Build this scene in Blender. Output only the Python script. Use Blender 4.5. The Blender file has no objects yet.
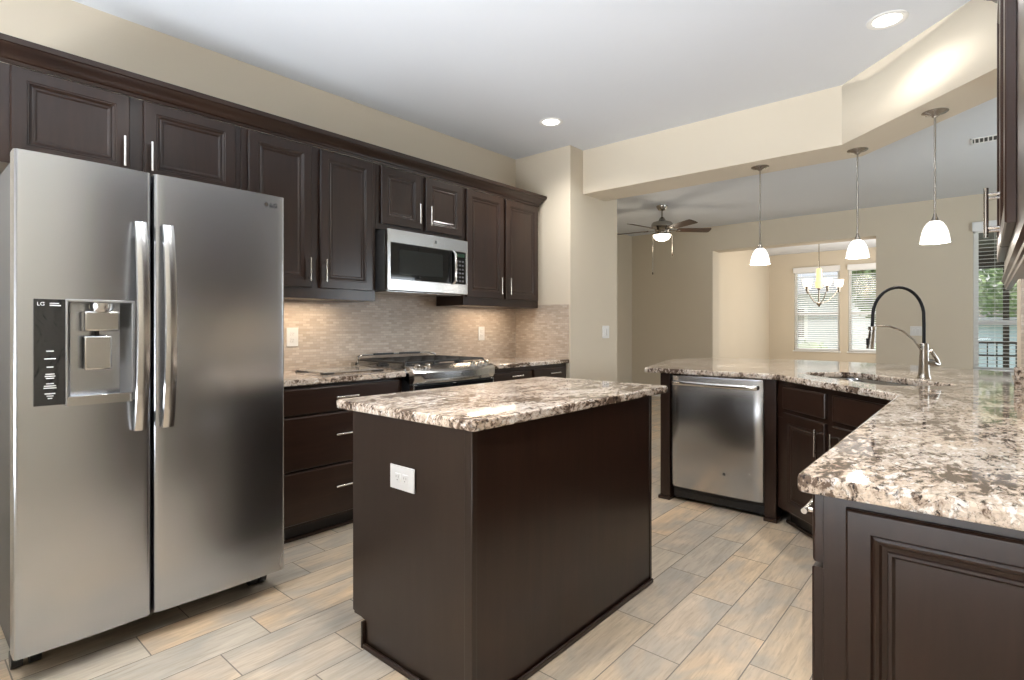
import bpy, bmesh, math, random
from mathutils import Vector, Matrix
random.seed(7)
C = bpy.context.scene.collection
R = math.radians
PI = math.pi
# ------------------------------------------------------------------ camera
cam_d = bpy.data.cameras.new('camera'); cam = bpy.data.objects.new('camera', cam_d); C.objects.link(cam)
cam_d.sensor_width = 36; cam_d.lens = 545 / 1024 * 36; cam_d.shift_y = -12.2 / 1024; cam_d.clip_start = .02
cam.location = (0, 0, 1.197); cam.rotation_euler = (PI / 2, 0, .7136 - PI / 2)
bpy.context.scene.camera = cam
# ------------------------------------------------------------------ world
W = bpy.data.worlds.new('sky'); bpy.context.scene.world = W; W.use_nodes = True
wn = W.node_tree; bg = wn.nodes['Background']
sky = wn.nodes.new('ShaderNodeTexSky'); sky.sky_type = 'NISHITA'; sky.sun_disc = False; sky.sun_elevation = R(50); sky.sun_rotation = R(200)
sky.air_density = 1.2; sky.dust_density = 4
hs = wn.nodes.new('ShaderNodeHueSaturation'); hs.inputs['Saturation'].default_value = .45
wn.links.new(sky.outputs[0], hs.inputs['Color']); wn.links.new(hs.outputs[0], bg.inputs[0])
bg.inputs[1].default_value = .30
# ------------------------------------------------------------------ sun (overcast soft), window daylight and added fill
def light(name, kind, loc, energy, color=(1, 1, 1), rot=(0, 0, 0), **k):
    d = bpy.data.lights.new(name, kind); d.energy = energy; d.color = color
    for a, b in k.items(): setattr(d, a, b)
    o = bpy.data.objects.new(name, d); C.objects.link(o); o.location = loc; o.rotation_euler = rot
    return o
light('soft_sun', 'SUN', (0, 0, 8), .9, (1, .96, .9), (R(42), 0, R(115)), angle=R(20))
# unseen fill lamps added behind the camera, the first aimed up to brighten the ceiling
light('ceiling_fill', 'AREA', (-2.55, 1.0, .75), 175, (.90, .945, 1), (0, R(-132), 0), shape='RECTANGLE', size=1.3, size_y=2.8, spread=R(84))
light('kitchen_fill', 'AREA', (-2.5, 1.4, 1.5), 8, (.93, .96, 1), (0, R(-90), 0), shape='RECTANGLE', size=2.0, size_y=3.0)  # second added fill lamp, aimed level into the kitchen
light('family_room_daylight', 'AREA', (6.2, -2.55, 1.5), 40, (.80, .90, 1), (R(95), 0, 0), shape='RECTANGLE', size=1.7, size_y=1.4)
light('dining_room_daylight', 'AREA', (11.2, .75, 1.5), 40, (1, .97, .93), (R(105), 0, 0), shape='RECTANGLE', size=2.6, size_y=1.8)
S = bpy.context.scene
S.view_settings.view_transform = 'Standard'; S.view_settings.look = 'None'; S.view_settings.gamma = 1
S.view_settings.use_curve_mapping = False; S.view_settings.exposure = 0.63

# ------------------------------------------------------------------ materials
class N:
    def __init__(s, name):
        s.m = bpy.data.materials.new(name); s.m.use_nodes = True; s.t = s.m.node_tree
        s.b = s.t.nodes['Principled BSDF']
    def n(s, typ, **k):
        x = s.t.nodes.new(typ)
        for a, b in k.items(): setattr(x, a, b)
        return x
    def l(s, a, b): s.t.links.new(a, b)
    def setv(s, **k):
        for a, b in k.items():
            a = a.replace('_', ' ')
            if a in s.b.inputs: s.b.inputs[a].default_value = b
        return s
    def co(s, scale=(1, 1, 1), rot=(0, 0, 0), kind='Object'):
        t = s.n('ShaderNodeTexCoord'); m = s.n('ShaderNodeMapping'); m.inputs['Scale'].default_value = scale; m.inputs['Rotation'].default_value = rot
        s.l(t.outputs[kind], m.inputs[0]); return m.outputs[0]
    def noise(s, vec, scale, detail=4, rough=.5, dist=0):
        x = s.n('ShaderNodeTexNoise'); s.l(vec, x.inputs['Vector'])
        x.inputs['Scale'].default_value = scale; x.inputs['Detail'].default_value = detail; x.inputs['Roughness'].default_value = rough; x.inputs['Distortion'].default_value = dist
        return x.outputs['Fac']
    def ramp(s, fac, stops):
        x = s.n('ShaderNodeValToRGB'); s.l(fac, x.inputs[0]); e = x.color_ramp.elements
        while len(e) < len(stops): e.new(.5)
        for i, (p, c) in enumerate(stops): e[i].position = p; e[i].color = (*c, 1) if len(c) == 3 else c
        return x.outputs[0]
    def mix(s, fac, a, b, mode='MIX'):
        x = s.n('ShaderNodeMix', data_type='RGBA', blend_type=mode)
        for i, v in ((0, fac), (6, a), (7, b)):
            if isinstance(v, (int, float)): x.inputs[i].default_value = v
            elif isinstance(v, tuple): x.inputs[i].default_value = (*v, 1)
            else: s.l(v, x.inputs[i])
        return x.outputs[2]
    def math(s, op, a, b=0.0):
        x = s.n('ShaderNodeMath', operation=op)
        for i, v in ((0, a), (1, b)):
            if isinstance(v, (int, float)): x.inputs[i].default_value = v
            else: s.l(v, x.inputs[i])
        return x.outputs[0]
    def bump(s, h, strength=.2, dist=.01):
        x = s.n('ShaderNodeBump'); x.inputs['Strength'].default_value = strength; x.inputs['Distance'].default_value = dist
        s.l(h, x.inputs['Height']); s.l(x.outputs[0], s.b.inputs['Normal'])
    def col(s, v): s.l(v, s.b.inputs['Base Color']); return s

def plain(name, c, rough=.5, metal=0, **k):
    a = N(name); a.setv(Base_Color=(*c, 1), Roughness=rough, Metallic=metal, **k); return a.m

def paint(name, c, bscale=90, bs=.08):
    a = N(name); v = a.co(); a.setv(Roughness=.75)
    f = a.noise(v, 1.3, 3); a.col(a.mix(f, tuple(x * .97 for x in c), tuple(min(1, x * 1.03) for x in c)))
    a.bump(a.noise(v, bscale, 3), bs, .004); return a.m

def wood(name, c0, c1, rough=.3, coat=.22, axis='z'):
    a = N(name)
    sc = {'z': (9, 9, .9), 'x': (.9, 9, 9)}[axis]
    v = a.co(sc); f = a.noise(v, 2.6, 6, .6, .6)
    v2 = a.co((1, 1, 1)); f2 = a.noise(v2, 2.2, 4, .55)
    g = a.ramp(f, [(.3, c0), (.72, c1)])
    a.col(a.mix(a.math('MULTIPLY', f2, .55), g, tuple(x * .55 for x in c0)))
    a.setv(Roughness=rough, Coat_Weight=coat, Coat_Roughness=.16, Specular_IOR_Level=.35); a.bump(f, .03, .002)
    return a.m

M = {}
M['wall'] = paint('warm_tan_paint', (.60, .53, .42))
M['ceil'] = paint('white_ceiling_paint', (.67, .695, .73), 34, .16)
M['white'] = plain('white_trim', (.80, .80, .78), .35)
M['blind'] = plain('white_slats', (.78, .78, .77), .4)
M['wood'] = wood('espresso_wood', (.019, .0092, .0058), (.036, .0165, .0100))
M['woodx'] = wood('espresso_wood_crossgrain', (.019, .0092, .0058), (.036, .0165, .0100), axis='x')
M['woodend'] = wood('espresso_end_panel', (.024, .014, .0095), (.032, .019, .013), .34)
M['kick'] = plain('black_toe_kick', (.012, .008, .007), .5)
M['black'] = plain('black_plastic', (.012, .012, .013), .3)
M['bglass'] = plain('black_glass', (.010, .011, .012), .035, 0)
M['iron'] = plain('cast_iron', (.018, .018, .018), .55)
M['nickel'] = plain('brushed_nickel', (.36, .335, .30), .24, 1)
M['chrome'] = plain('bright_nickel', (.72, .70, .67), .14, 1)
M['darkgrey'] = plain('fridge_side_grey', (.07, .07, .072), .45)
M['plate'] = plain('white_plate', (.68, .675, .66), .35)
M['slot'] = plain('socket_slot', (.25, .24, .23), .5)
M['bronze'] = plain('dark_bronze', (.03, .026, .022), .5)
M['glass'] = None
a = N('window_glass'); a.setv(Base_Color=(1, 1, 1, 1), Roughness=0, IOR=1.45, Transmission_Weight=1)
# thin glass: mostly transparent with a weak reflection, no ray-type switches
gl = a.n('ShaderNodeBsdfGlossy'); gl.inputs['Roughness'].default_value = .01; tr = a.n('ShaderNodeBsdfTransparent')
mx = a.n('ShaderNodeMixShader'); mx.inputs[0].default_value = .05
a.l(tr.outputs[0], mx.inputs[1]); a.l(gl.outputs[0], mx.inputs[2]); a.l(mx.outputs[0], a.t.nodes['Material Output'].inputs[0]); M['glass'] = a.m

def steel(name, c, rough, axis, streak=.025):
    a = N(name); sc = {'x': (3, 240, 240), 'z': (240, 240, 3), 'y': (240, 3, 240)}[axis]
    f = a.noise(a.co(sc), 1, 3, .6); g = a.noise(a.co(), 2.0, 3)
    a.col(a.mix(f, tuple(x * (1 - streak) for x in c), tuple(min(1, x * (1 + streak)) for x in c)))
    r = a.math('ADD', a.math('MULTIPLY', f, .015), a.math('MULTIPLY', g, .10)); a.l(a.math('ADD', r, rough - .06), a.b.inputs['Roughness'])
    a.setv(Metallic=1)
    return a.m
a = N('brushed_steel_door'); a.setv(Base_Color=(.49, .51, .545, 1), Metallic=1, Anisotropic=.35); a.l(a.math('ADD', .20, a.math('MULTIPLY', a.noise(a.co(), 1.6, 1), .10)), a.b.inputs['Roughness']); M['steel'] = a.m
a = N('brushed_steel_vertical'); a.setv(Base_Color=(.47, .475, .485, 1), Metallic=1, Roughness=.24, Anisotropic=.5); M['steelv'] = a.m
M['steelb'] = steel('bright_brushed_steel', (.56, .56, .555), .22, 'x')
M['sink'] = steel('sink_steel', (.34, .345, .35), .25, 'x')

def emis(name, c, st):
    a = N(name); a.setv(Base_Color=(*c, 1), Roughness=.3, Emission_Color=(*c, 1), Emission_Strength=st); return a.m
M['shade'] = emis('lit_frosted_glass', (1, .98, .95), .48)
M['can'] = emis('lit_downlight_lens', (1, .97, .92), 3)
M['fanlight'] = emis('lit_fan_bowl', (1, .90, .74), 3)
M['amber'] = emis('lit_amber_glass', (1, .60, .30), .7)
M['bell'] = emis('lit_bell_glass', (1, .90, .74), .9)

def granite():
    a = N('cream_brown_granite')
    v = a.co((.85, 1.7, 1.3), (0, 0, R(40)))
    big = a.noise(v, 5.5, 4, .55, .4)
    mid = a.noise(v, 27, 6, .68, .7)
    fine = a.noise(a.co(), 130, 4, .7)
    warm = a.noise(a.co(), 2.2, 3)
    base = a.mix(a.ramp(warm, [(.38, (0, 0, 0)), (.62, (1, 1, 1))]), (.66, .54, .425), (.62, .56, .50))
    base = a.mix(a.ramp(fine, [(.38, (1, 1, 1)), (.50, (0, 0, 0))]), base, (.46, .37, .30))
    base = a.mix(a.ramp(a.noise(v, 30, 6, .66, .7), [(.55, (0, 0, 0)), (.60, (1, 1, 1))]), base, (.80, .76, .71))
    s_ = a.math('ADD', a.math('MULTIPLY', big, .40), a.math('MULTIPLY', mid, .60))
    c0 = a.mix(a.math('MULTIPLY', a.ramp(s_, [(.470, (0, 0, 0)), (.515, (1, 1, 1))]), .55), base, (.30, .215, .155))
    c1 = a.mix(a.ramp(s_, [(.522, (0, 0, 0)), (.550, (1, 1, 1))]), c0, (.135, .095, .070))
    m2 = a.noise(v, 58, 6, .72, .6)
    c2 = a.mix(a.math('MULTIPLY', a.ramp(m2, [(.545, (0, 0, 0)), (.57, (1, 1, 1))]), a.ramp(s_, [(.42, (.25, .25, .25)), (.52, (1, 1, 1))])), c1, (.035, .027, .024))
    a.col(c2); a.setv(Roughness=.05, Specular_IOR_Level=.28); return a.m
M['granite'] = granite()

def floor_mat():
    a = N('wood_look_floor_tile'); t = a.n('ShaderNodeTexCoord'); sp = a.n('ShaderNodeSeparateXYZ'); a.l(t.outputs['Object'], sp.inputs[0])
    PITCH, LEN = .1852, .54
    yy = a.math('DIVIDE', a.math('SUBTRACT', sp.outputs[1], .632 - 40 * PITCH), PITCH)
    row = a.math('FLOOR', yy); fy = a.math('SUBTRACT', yy, row)
    xx = a.math('DIVIDE', a.math('SUBTRACT', a.math('ADD', sp.outputs[0], 20 * LEN - .047 - 0.0), a.math('MULTIPLY', row, .1862)), LEN)
    xx = a.math('ADD', xx, 40 * .1862 / LEN - 13 + .0)
    colu = a.math('FLOOR', xx); fx = a.math('SUBTRACT', xx, colu)
    cmb = a.n('ShaderNodeCombineXYZ'); a.l(colu, cmb.inputs[0]); a.l(row, cmb.inputs[1])
    wn_ = a.n('ShaderNodeTexWhiteNoise', noise_dimensions='2D'); a.l(cmb.outputs[0], wn_.inputs['Vector'])
    rnd = wn_.outputs['Value']
    # offset the grain per tile
    off = a.n('ShaderNodeVectorMath', operation='ADD'); a.l(t.outputs['Object'], off.inputs[0])
    sc = a.n('ShaderNodeVectorMath', operation='SCALE'); a.l(wn_.outputs['Color'], sc.inputs[0]); sc.inputs['Scale'].default_value = 17; a.l(sc.outputs[0], off.inputs[1])
    mp = a.n('ShaderNodeMapping'); a.l(off.outputs[0], mp.inputs[0]); mp.inputs['Scale'].default_value = (1.0, 9, 1)
    g = a.noise(mp.outputs[0], 2.2, 6, .62, .9)
    g2 = a.noise(mp.outputs[0], 9, 4, .6, .3)
    mp2 = a.n('ShaderNodeMapping'); a.l(off.outputs[0], mp2.inputs[0]); mp2.inputs['Scale'].default_value = (1, 1.6, 1)
    blot = a.noise(mp2.outputs[0], 3.4, 3, .5, .6)
    tone = a.ramp(rnd, [(0, (.56, .46, .34)), (.28, (.68, .49, .30)), (.5, (.50, .455, .375)), (.72, (.58, .47, .355)), (1, (.74, .52, .31))])
    c = a.mix(a.ramp(g, [(.32, (.0, .0, .0)), (.68, (1, 1, 1))]), a.mix(.48, tone, (.24, .195, .15)), a.mix(.25, tone, (.74, .63, .48)))
    c = a.mix(a.ramp(blot, [(.42, (0, 0, 0)), (.66, (.75, .75, .75))]), c, (.34, .315, .275))
    c = a.mix(a.math('MULTIPLY', a.ramp(g2, [(.48, (0, 0, 0)), (.70, (1, 1, 1))]), .45), c, (.25, .20, .15))
    gw = .0022
    ey = a.math('MINIMUM', fy, a.math('SUBTRACT', 1, fy)); ex = a.math('MINIMUM', fx, a.math('SUBTRACT', 1, fx))
    gm = a.math('MAXIMUM', a.math('LESS_THAN', ey, gw / PITCH), a.math('LESS_THAN', ex, gw / LEN))
    c = a.mix(gm, c, (.19, .165, .14)); a.col(c)
    a.l(a.math('ADD', .34, a.math('MULTIPLY', gm, .4)), a.b.inputs['Roughness'])
    a.bump(a.math('ADD', a.math('MULTIPLY', a.math('SUBTRACT', 1, gm), .6), a.math('MULTIPLY', g, .12)), .35, .003)
    return a.m
M['floor'] = floor_mat()

def mosaic(plane):
    a = N('stone_mosaic_' + plane); t = a.n('ShaderNodeTexCoord'); sp = a.n('ShaderNodeSeparateXYZ'); a.l(t.outputs['Object'], sp.inputs[0])
    cmb = a.n('ShaderNodeCombineXYZ'); a.l(sp.outputs[0 if plane == 'x' else 1], cmb.inputs[0]); a.l(sp.outputs[2], cmb.inputs[1])
    b = a.n('ShaderNodeTexBrick'); a.l(cmb.outputs[0], b.inputs['Vector']); b.offset = .5
    b.inputs['Scale'].default_value = 1; b.inputs['Brick Width'].default_value = .050; b.inputs['Row Height'].default_value = .0175
    b.inputs['Mortar Size'].default_value = .0013; b.inputs['Mortar Smooth'].default_value = .2
    b.inputs['Color1'].default_value = (0, 0, 0, 1); b.inputs['Color2'].default_value = (1, 1, 1, 1); b.inputs['Mortar'].default_value = (.5, .5, .5, 1)
    base = a.ramp(b.outputs['Color'], [(0, (.44, .36, .285)), (.35, (.50, .42, .34)), (.7, (.55, .47, .385)), (1, (.64, .57, .48))])
    big = a.noise(a.co(), 3.0, 3); base = a.mix(a.ramp(big, [(.35, (0, 0, 0)), (.65, (1, 1, 1))]), base, a.mix(.35, base, (.42, .30, .22)))
    f = a.noise(a.co(), 60, 4, .7); base = a.mix(a.math('MULTIPLY', f, .35), base, (.36, .30, .25))
    a.col(a.mix(b.outputs['Fac'], base, (.40, .345, .285))); a.setv(Roughness=.34)
    a.bump(a.math('SUBTRACT', 1, b.outputs['Fac']), .35, .002); return a.m
M['mosx'] = mosaic('x'); M['mosy'] = mosaic('y')

def leafmat(name, c0, c1):
    a = N(name); f = a.noise(a.co(), 3, 4); a.col(a.ramp(f, [(.35, c0), (.65, c1)])); a.setv(Roughness=.6); return a.m
M['leaf'] = leafmat('green_leaves', (.16, .24, .10), (.34, .44, .22))
M['bark'] = leafmat('bark', (.10, .08, .06), (.16, .13, .10))
M['lawn'] = leafmat('lawn_grass', (.16, .24, .09), (.24, .33, .14))
def siding(name, c):
    a = N(name); w = a.n('ShaderNodeTexWave', wave_type='BANDS', bands_direction='Z'); a.l(a.co(), w.inputs[0]); w.inputs['Scale'].default_value = 2.2
    a.col(a.mix(a.math('MULTIPLY', w.outputs['Fac'], .2), c, tuple(x * .7 for x in c))); a.setv(Roughness=.7); return a.m
M['siding'] = siding('pale_blue_siding', (.42, .52, .60)); M['siding2'] = siding('pale_grey_siding', (.55, .58, .60))
M['roof'] = plain('grey_roof', (.30, .33, .36), .8)
M['fanblade'] = wood('walnut_blade', (.05, .028, .018), (.09, .05, .03), .4, .1, 'x')
a = N('tinted_board_glass'); a.setv(Base_Color=(.42, .40, .37, 1), Roughness=.06, Alpha=.55); M['board'] = a.m
M['hose'] = plain('black_hose', (.007, .007, .008), .45, 0, Specular_IOR_Level=.25)
M['sheet'] = None

# ------------------------------------------------------------------ mesh builder
class MB:
    def __init__(s): s.bm = bmesh.new(); s.mats = []
    def _add(s, bm, m, smooth=True, flat=False):
        if m not in s.mats: s.mats.append(m)
        i = s.mats.index(m)
        bmesh.ops.recalc_face_normals(bm, faces=bm.faces[:])
        bm.normal_update()
        for f in bm.faces:
            f.material_index = i; f.smooth = smooth
            if flat and max(abs(c) for c in f.normal) > .9995: f.smooth = False
        me = bpy.data.meshes.new('tmp'); bm.to_mesh(me); bm.free(); s.bm.from_mesh(me); bpy.data.meshes.remove(me); return s
    def box(s, x0, x1, y0, y1, z0, z1, m, b=0, seg=2):
        bm = bmesh.new(); bmesh.ops.create_cube(bm, size=1)
        for v in bm.verts: v.co = ((x0 + x1) / 2 + v.co.x * (x1 - x0), (y0 + y1) / 2 + v.co.y * (y1 - y0), (z0 + z1) / 2 + v.co.z * (z1 - z0))
        if b: bmesh.ops.bevel(bm, geom=bm.edges[:], offset=min(b, .49 * min(abs(x1 - x0), abs(y1 - y0), abs(z1 - z0))), segments=seg, affect='EDGES', profile=.5)
        return s._add(bm, m, flat=True)
    def sweep(s, pts, r, m, seg=10, caps=True, flat=1.0):
        """round bar through pts; r number or list"""
        bm = bmesh.new(); pts = [Vector(p) for p in pts]; rings = []; n = len(pts); up = None
        for i, p in enumerate(pts):
            t = (pts[min(i + 1, n - 1)] - pts[max(i - 1, 0)]).normalized()
            if up is None:
                up = Vector((0, 0, 1)) if abs(t.z) < .9 else Vector((1, 0, 0))
            sd = t.cross(up).normalized(); up = sd.cross(t).normalized()
            rr = r[i] if isinstance(r, (list, tuple)) else r
            rings.append([bm.verts.new(p + sd * math.cos(2 * PI * k / seg) * rr + up * math.sin(2 * PI * k / seg) * rr * flat) for k in range(seg)])
        for i in range(n - 1):
            for k in range(seg): bm.faces.new((rings[i][k], rings[i][(k + 1) % seg], rings[i + 1][(k + 1) % seg], rings[i + 1][k]))
        if caps: bm.faces.new(rings[0]); bm.faces.new(rings[-1][::-1])
        return s._add(bm, m)
    def cyl(s, p0, p1, r, m, seg=16, r2=None): return s.sweep([p0, p1], [r, r if r2 is None else r2], m, seg)
    def lathe(s, prof, cx, cy, m, seg=28, close=False):
        bm = bmesh.new(); rings = []
        for r, z in prof:
            if r < 1e-5: rings.append([bm.verts.new((cx, cy, z))])
            else: rings.append([bm.verts.new((cx + r * math.cos(2 * PI * k / seg), cy + r * math.sin(2 * PI * k / seg), z)) for k in range(seg)])
        for A, B in zip(rings, rings[1:]):
            for k in range(seg):
                q = []
                for v in (A[k % len(A)], A[(k + 1) % seg % len(A)], B[(k + 1) % seg % len(B)], B[k % len(B)]):
                    if v not in q: q.append(v)
                if len(q) > 2: bm.faces.new(q)
        return s._add(bm, m)
    def prism(s, poly, z0, z1, m, b=0, holes=(), flip=False):
        bm = bmesh.new()
        bm2 = None
        levels = [(z1, b), (z1 - b, 0), (z0 + b, 0), (z0, b)] if b else [(z1, 0), (z0, 0)]
        if b: levels = [(z1, b), (z1 - b * .3, b * .3), (z1 - b, 0), (z0 + b, 0), (z0 + b * .3, b * .3), (z0, b)]
        def loops(P, sign):
            L = []
            for z, o in levels:
                L.append([bm.verts.new((x, y, z)) for x, y in offset(P, -o * sign)])
            for A, B in zip(L, L[1:]):
                for k in range(len(A)): bm.faces.new((A[k], A[(k + 1) % len(A)], B[(k + 1) % len(A)], B[k]))
            return L[0], L[-1]
        tops, bots = [], []
        t, q = loops(poly, 1); tops.append(t); bots.append(q)
        for h in holes: t, q = loops(h, -1); tops.append(t); bots.append(q)
        for grp in (tops, bots):
            ed = []
            for L in grp:
                for k in range(len(L)):
                    e = bm.edges.get((L[k], L[(k + 1) % len(L)])); ed.append(e)
            if holes: bmesh.ops.triangle_fill(bm, use_beauty=True, use_dissolve=False, edges=ed)
            else: bm.faces.new(grp[0])
        return s._add(bm, m, flat=True)
    def extr(s, prof, axis, a0, a1, m):
        """profile of 2 coords extruded along an axis; axis 'x': prof=(y,z); 'y': prof=(x,z)"""
        bm = bmesh.new()
        f = {'x': lambda a, p: (a, p[0], p[1]), 'y': lambda a, p: (p[0], a, p[1])}[axis]
        A = [bm.verts.new(f(a0, p)) for p in prof]; B = [bm.verts.new(f(a1, p)) for p in prof]
        for k in range(len(A)): bm.faces.new((A[k], A[(k + 1) % len(A)], B[(k + 1) % len(A)], B[k]))
        bm.faces.new(A); bm.faces.new(B[::-1]); return s._add(bm, m, flat=True)
    def panel(s, x0, x1, z0, z1, yf, th, prof, m):
        """front facing -y: nested rectangles (inset, depth behind yf), then a flat middle; th = thickness"""
        bm = bmesh.new(); L = []
        for o, d in [(0, th)] + prof:
            L.append([bm.verts.new(p) for p in ((x0 + o, yf + d, z0 + o), (x1 - o, yf + d, z0 + o), (x1 - o, yf + d, z1 - o), (x0 + o, yf + d, z1 - o))])
        for A, B in zip(L, L[1:]):
            for k in range(4): bm.faces.new((A[k], A[(k + 1) % 4], B[(k + 1) % 4], B[k]))
        bm.faces.new(L[-1]); bm.faces.new(L[0][::-1]); return s._add(bm, m, smooth=False)
    def ico(s, c, r, m, sub=2, jit=0, sc=(1, 1, 1)):
        bm = bmesh.new(); bmesh.ops.create_icosphere(bm, subdivisions=sub, radius=1)
        for v in bm.verts:
            k = 1 + random.uniform(-jit, jit); v.co = (c[0] + v.co.x * r * k * sc[0], c[1] + v.co.y * r * k * sc[1], c[2] + v.co.z * r * k * sc[2])
        return s._add(bm, m)
    def xf(s, M4): bmesh.ops.transform(s.bm, matrix=M4, verts=s.bm.verts[:]); return s
    def build(s, name, parent=None, label=None, angle=35):
        me = bpy.data.meshes.new(name); fl = [f.smooth for f in s.bm.faces]; s.bm.to_mesh(me); s.bm.free()
        for m in s.mats: me.materials.append(m)
        me.set_sharp_from_angle(angle=R(angle)); me.polygons.foreach_set('use_smooth', fl)
        o = bpy.data.objects.new(name, me); C.objects.link(o)
        if parent is not None: o.parent = parent
        if label: o['label'] = label
        return o

def offset(P, d):
    """offset closed polygon (ccw: positive = outward)"""
    if abs(d) < 1e-9: return list(P)
    out = []; n = len(P)
    area = sum(P[i][0] * P[(i + 1) % n][1] - P[(i + 1) % n][0] * P[i][1] for i in range(n)); sg = 1 if area > 0 else -1
    for i in range(n):
        a, b, c = Vector(P[i - 1]), Vector(P[i]), Vector(P[(i + 1) % n])
        e1 = (b - a).normalized(); e2 = (c - b).normalized()
        n1 = Vector((e1.y, -e1.x)) * sg; n2 = Vector((e2.y, -e2.x)) * sg
        k = n1 + n2; L = k.length_squared
        k = k * (2 / L) if L > 1e-6 else n1
        if k.length > 2.5: k = k.normalized() * 2.5
        out.append((b.x + k.x * d, b.y + k.y * d))
    return out

def rounded(P, rads, seg=6):
    out = []; n = len(P)
    for i in range(n):
        r = rads[i] if isinstance(rads, (list, tuple)) else rads
        a, b, c = Vector(P[i - 1]), Vector(P[i]), Vector(P[(i + 1) % n])
        if r <= 0: out.append(tuple(b)); continue
        u = (a - b).normalized(); v = (c - b).normalized(); ang = u.angle(v); t = r / math.tan(ang / 2)
        t = min(t, .45 * (a - b).length, .45 * (c - b).length)
        p0 = b + u * t; p1 = b + v * t
        for k in range(seg + 1):
            w = k / seg; out.append(tuple(p0 * (1 - w) ** 2 + b * 2 * w * (1 - w) + p1 * w * w))
    return out

def thing(name, label, cat, loc=(0, 0, 0), rz=0, group=None):
    o = bpy.data.objects.new(name, None); C.objects.link(o); o.empty_display_size = .1
    o.location = loc; o.rotation_euler = (0, 0, rz); o['label'] = label; o['category'] = cat
    if group: o['group'] = group
    return o
def tag(o, label, cat, group=None, kind=None):
    o['label'] = label; o['category'] = cat
    if group: o['group'] = group
    if kind: o['kind'] = kind
    return o
def struct(o): o['kind'] = 'structure'; return o
def copy_tree(o, parent=None):
    c = o.copy(); C.objects.link(c)
    if parent is not None: c.parent = parent
    for ch in [x for x in bpy.data.objects if x.parent == o]: copy_tree(ch, c)
    return c
def text_mesh(txt, size, name, mat, parent, loc, rot, ext=.0008, label=None):
    cu = bpy.data.curves.new('t', 'FONT'); cu.body = txt; cu.size = size; cu.extrude = ext; cu.align_x = 'CENTER'; cu.align_y = 'CENTER'
    t = bpy.data.objects.new('t', cu); C.objects.link(t); dg = bpy.context.evaluated_depsgraph_get(); dg.update()
    me = bpy.data.meshes.new_from_object(t.evaluated_get(dg)); bpy.data.objects.remove(t)
    me.materials.clear(); me.materials.append(mat); me.transform(Matrix.LocRotScale(Vector(loc), __import__('mathutils').Euler(rot), Vector((1, 1, 1))))
    o = bpy.data.objects.new(name, me); C.objects.link(o); o.parent = parent
    if label: o['label'] = label
    return o

# ------------------------------------------------------------------ room shell
CZ, BZ = 2.845, 2.44
YB, YR = 3.47, -.385
struct(MB().box(-4, 13.5, -3, 5, -.12, 0, M['floor']).build('floor'))
struct(MB().box(-3, 13.6, -2.6, 5, CZ, CZ + .12, M['ceil']).build('ceiling'))
struct(MB().box(-2.7, 4.06, YB, YB + .15, 0, CZ, M['wall']).build('wall_back'))
struct(MB().box(-2.85, -2.7, -2.6, 3.62, 0, CZ, M['wall']).build('wall_behind'))
struct(MB().box(-2.7, -.95, -2.6, -2.45, 0, CZ, M['wall']).box(-1.1, -.95, -2.45, -.535, 0, CZ, M['wall']).build('wall_nook'))
struct(MB().box(4.06, 4.89, 2.82, 4.95, 0, CZ, M['wall']).build('wall_pier'))
struct(MB().box(4.89, 9.0, 4.8, 4.95, 0, CZ, M['wall']).build('wall_family_left'))
# right kitchen wall with a short return at its end
struct(MB().prism([(-1.0, YR), (-1.0, YR - .15), (3.85, YR - .15), (3.85, -.13), (3.45, -.13), (3.45, YR)], 0, BZ + .01, M['wall']).box(-1.0, 3.85, YR - .15, YR, BZ + .01, CZ, M['wall']).build('wall_right'))
struct(MB().box(3.442, 3.45, YR, -.13, 1.0, BZ, M['mosy']).build('trim_1'))
# dropped beam that turns 45 degrees
struct(MB().prism([(4.265, 2.82), (4.265, .729), (3.151, YR), (3.151, YR - .15), (3.60, YR - .15), (3.60, -.38), (4.645, .665), (4.645, 2.82)], BZ, CZ, M['wall']).build('wall_beam'))
wr = MB(); wr.box(3.70, 5.3, -2.75, -2.6, 0, CZ, M['wall']).box(7.1, 9.15, -2.75, -2.6, 0, CZ, M['wall']).box(5.3, 7.1, -2.75, -2.6, 0, .75, M['wall']).box(5.3, 7.1, -2.75, -2.6, 2.3, CZ, M['wall']).box(3.70, 3.85, -2.6, YR - .15, 0, CZ, M['wall'])
struct(wr.build('wall_family_right'))
w4 = struct(MB().box(5.3, 7.1, -2.72, -2.66, .75, .80, M['white']).box(5.3, 7.1, -2.72, -2.66, 2.25, 2.3, M['white']).box(5.3, 5.35, -2.72, -2.66, .80, 2.25, M['white']).box(7.05, 7.1, -2.72, -2.66, .80, 2.25, M['white']).box(6.17, 6.23, -2.72, -2.66, .80, 2.25, M['white']).build('window_4'))
MB().box(5.35, 7.05, -2.692, -2.686, .8, 2.25, M['glass']).build('pane', w4)
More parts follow.
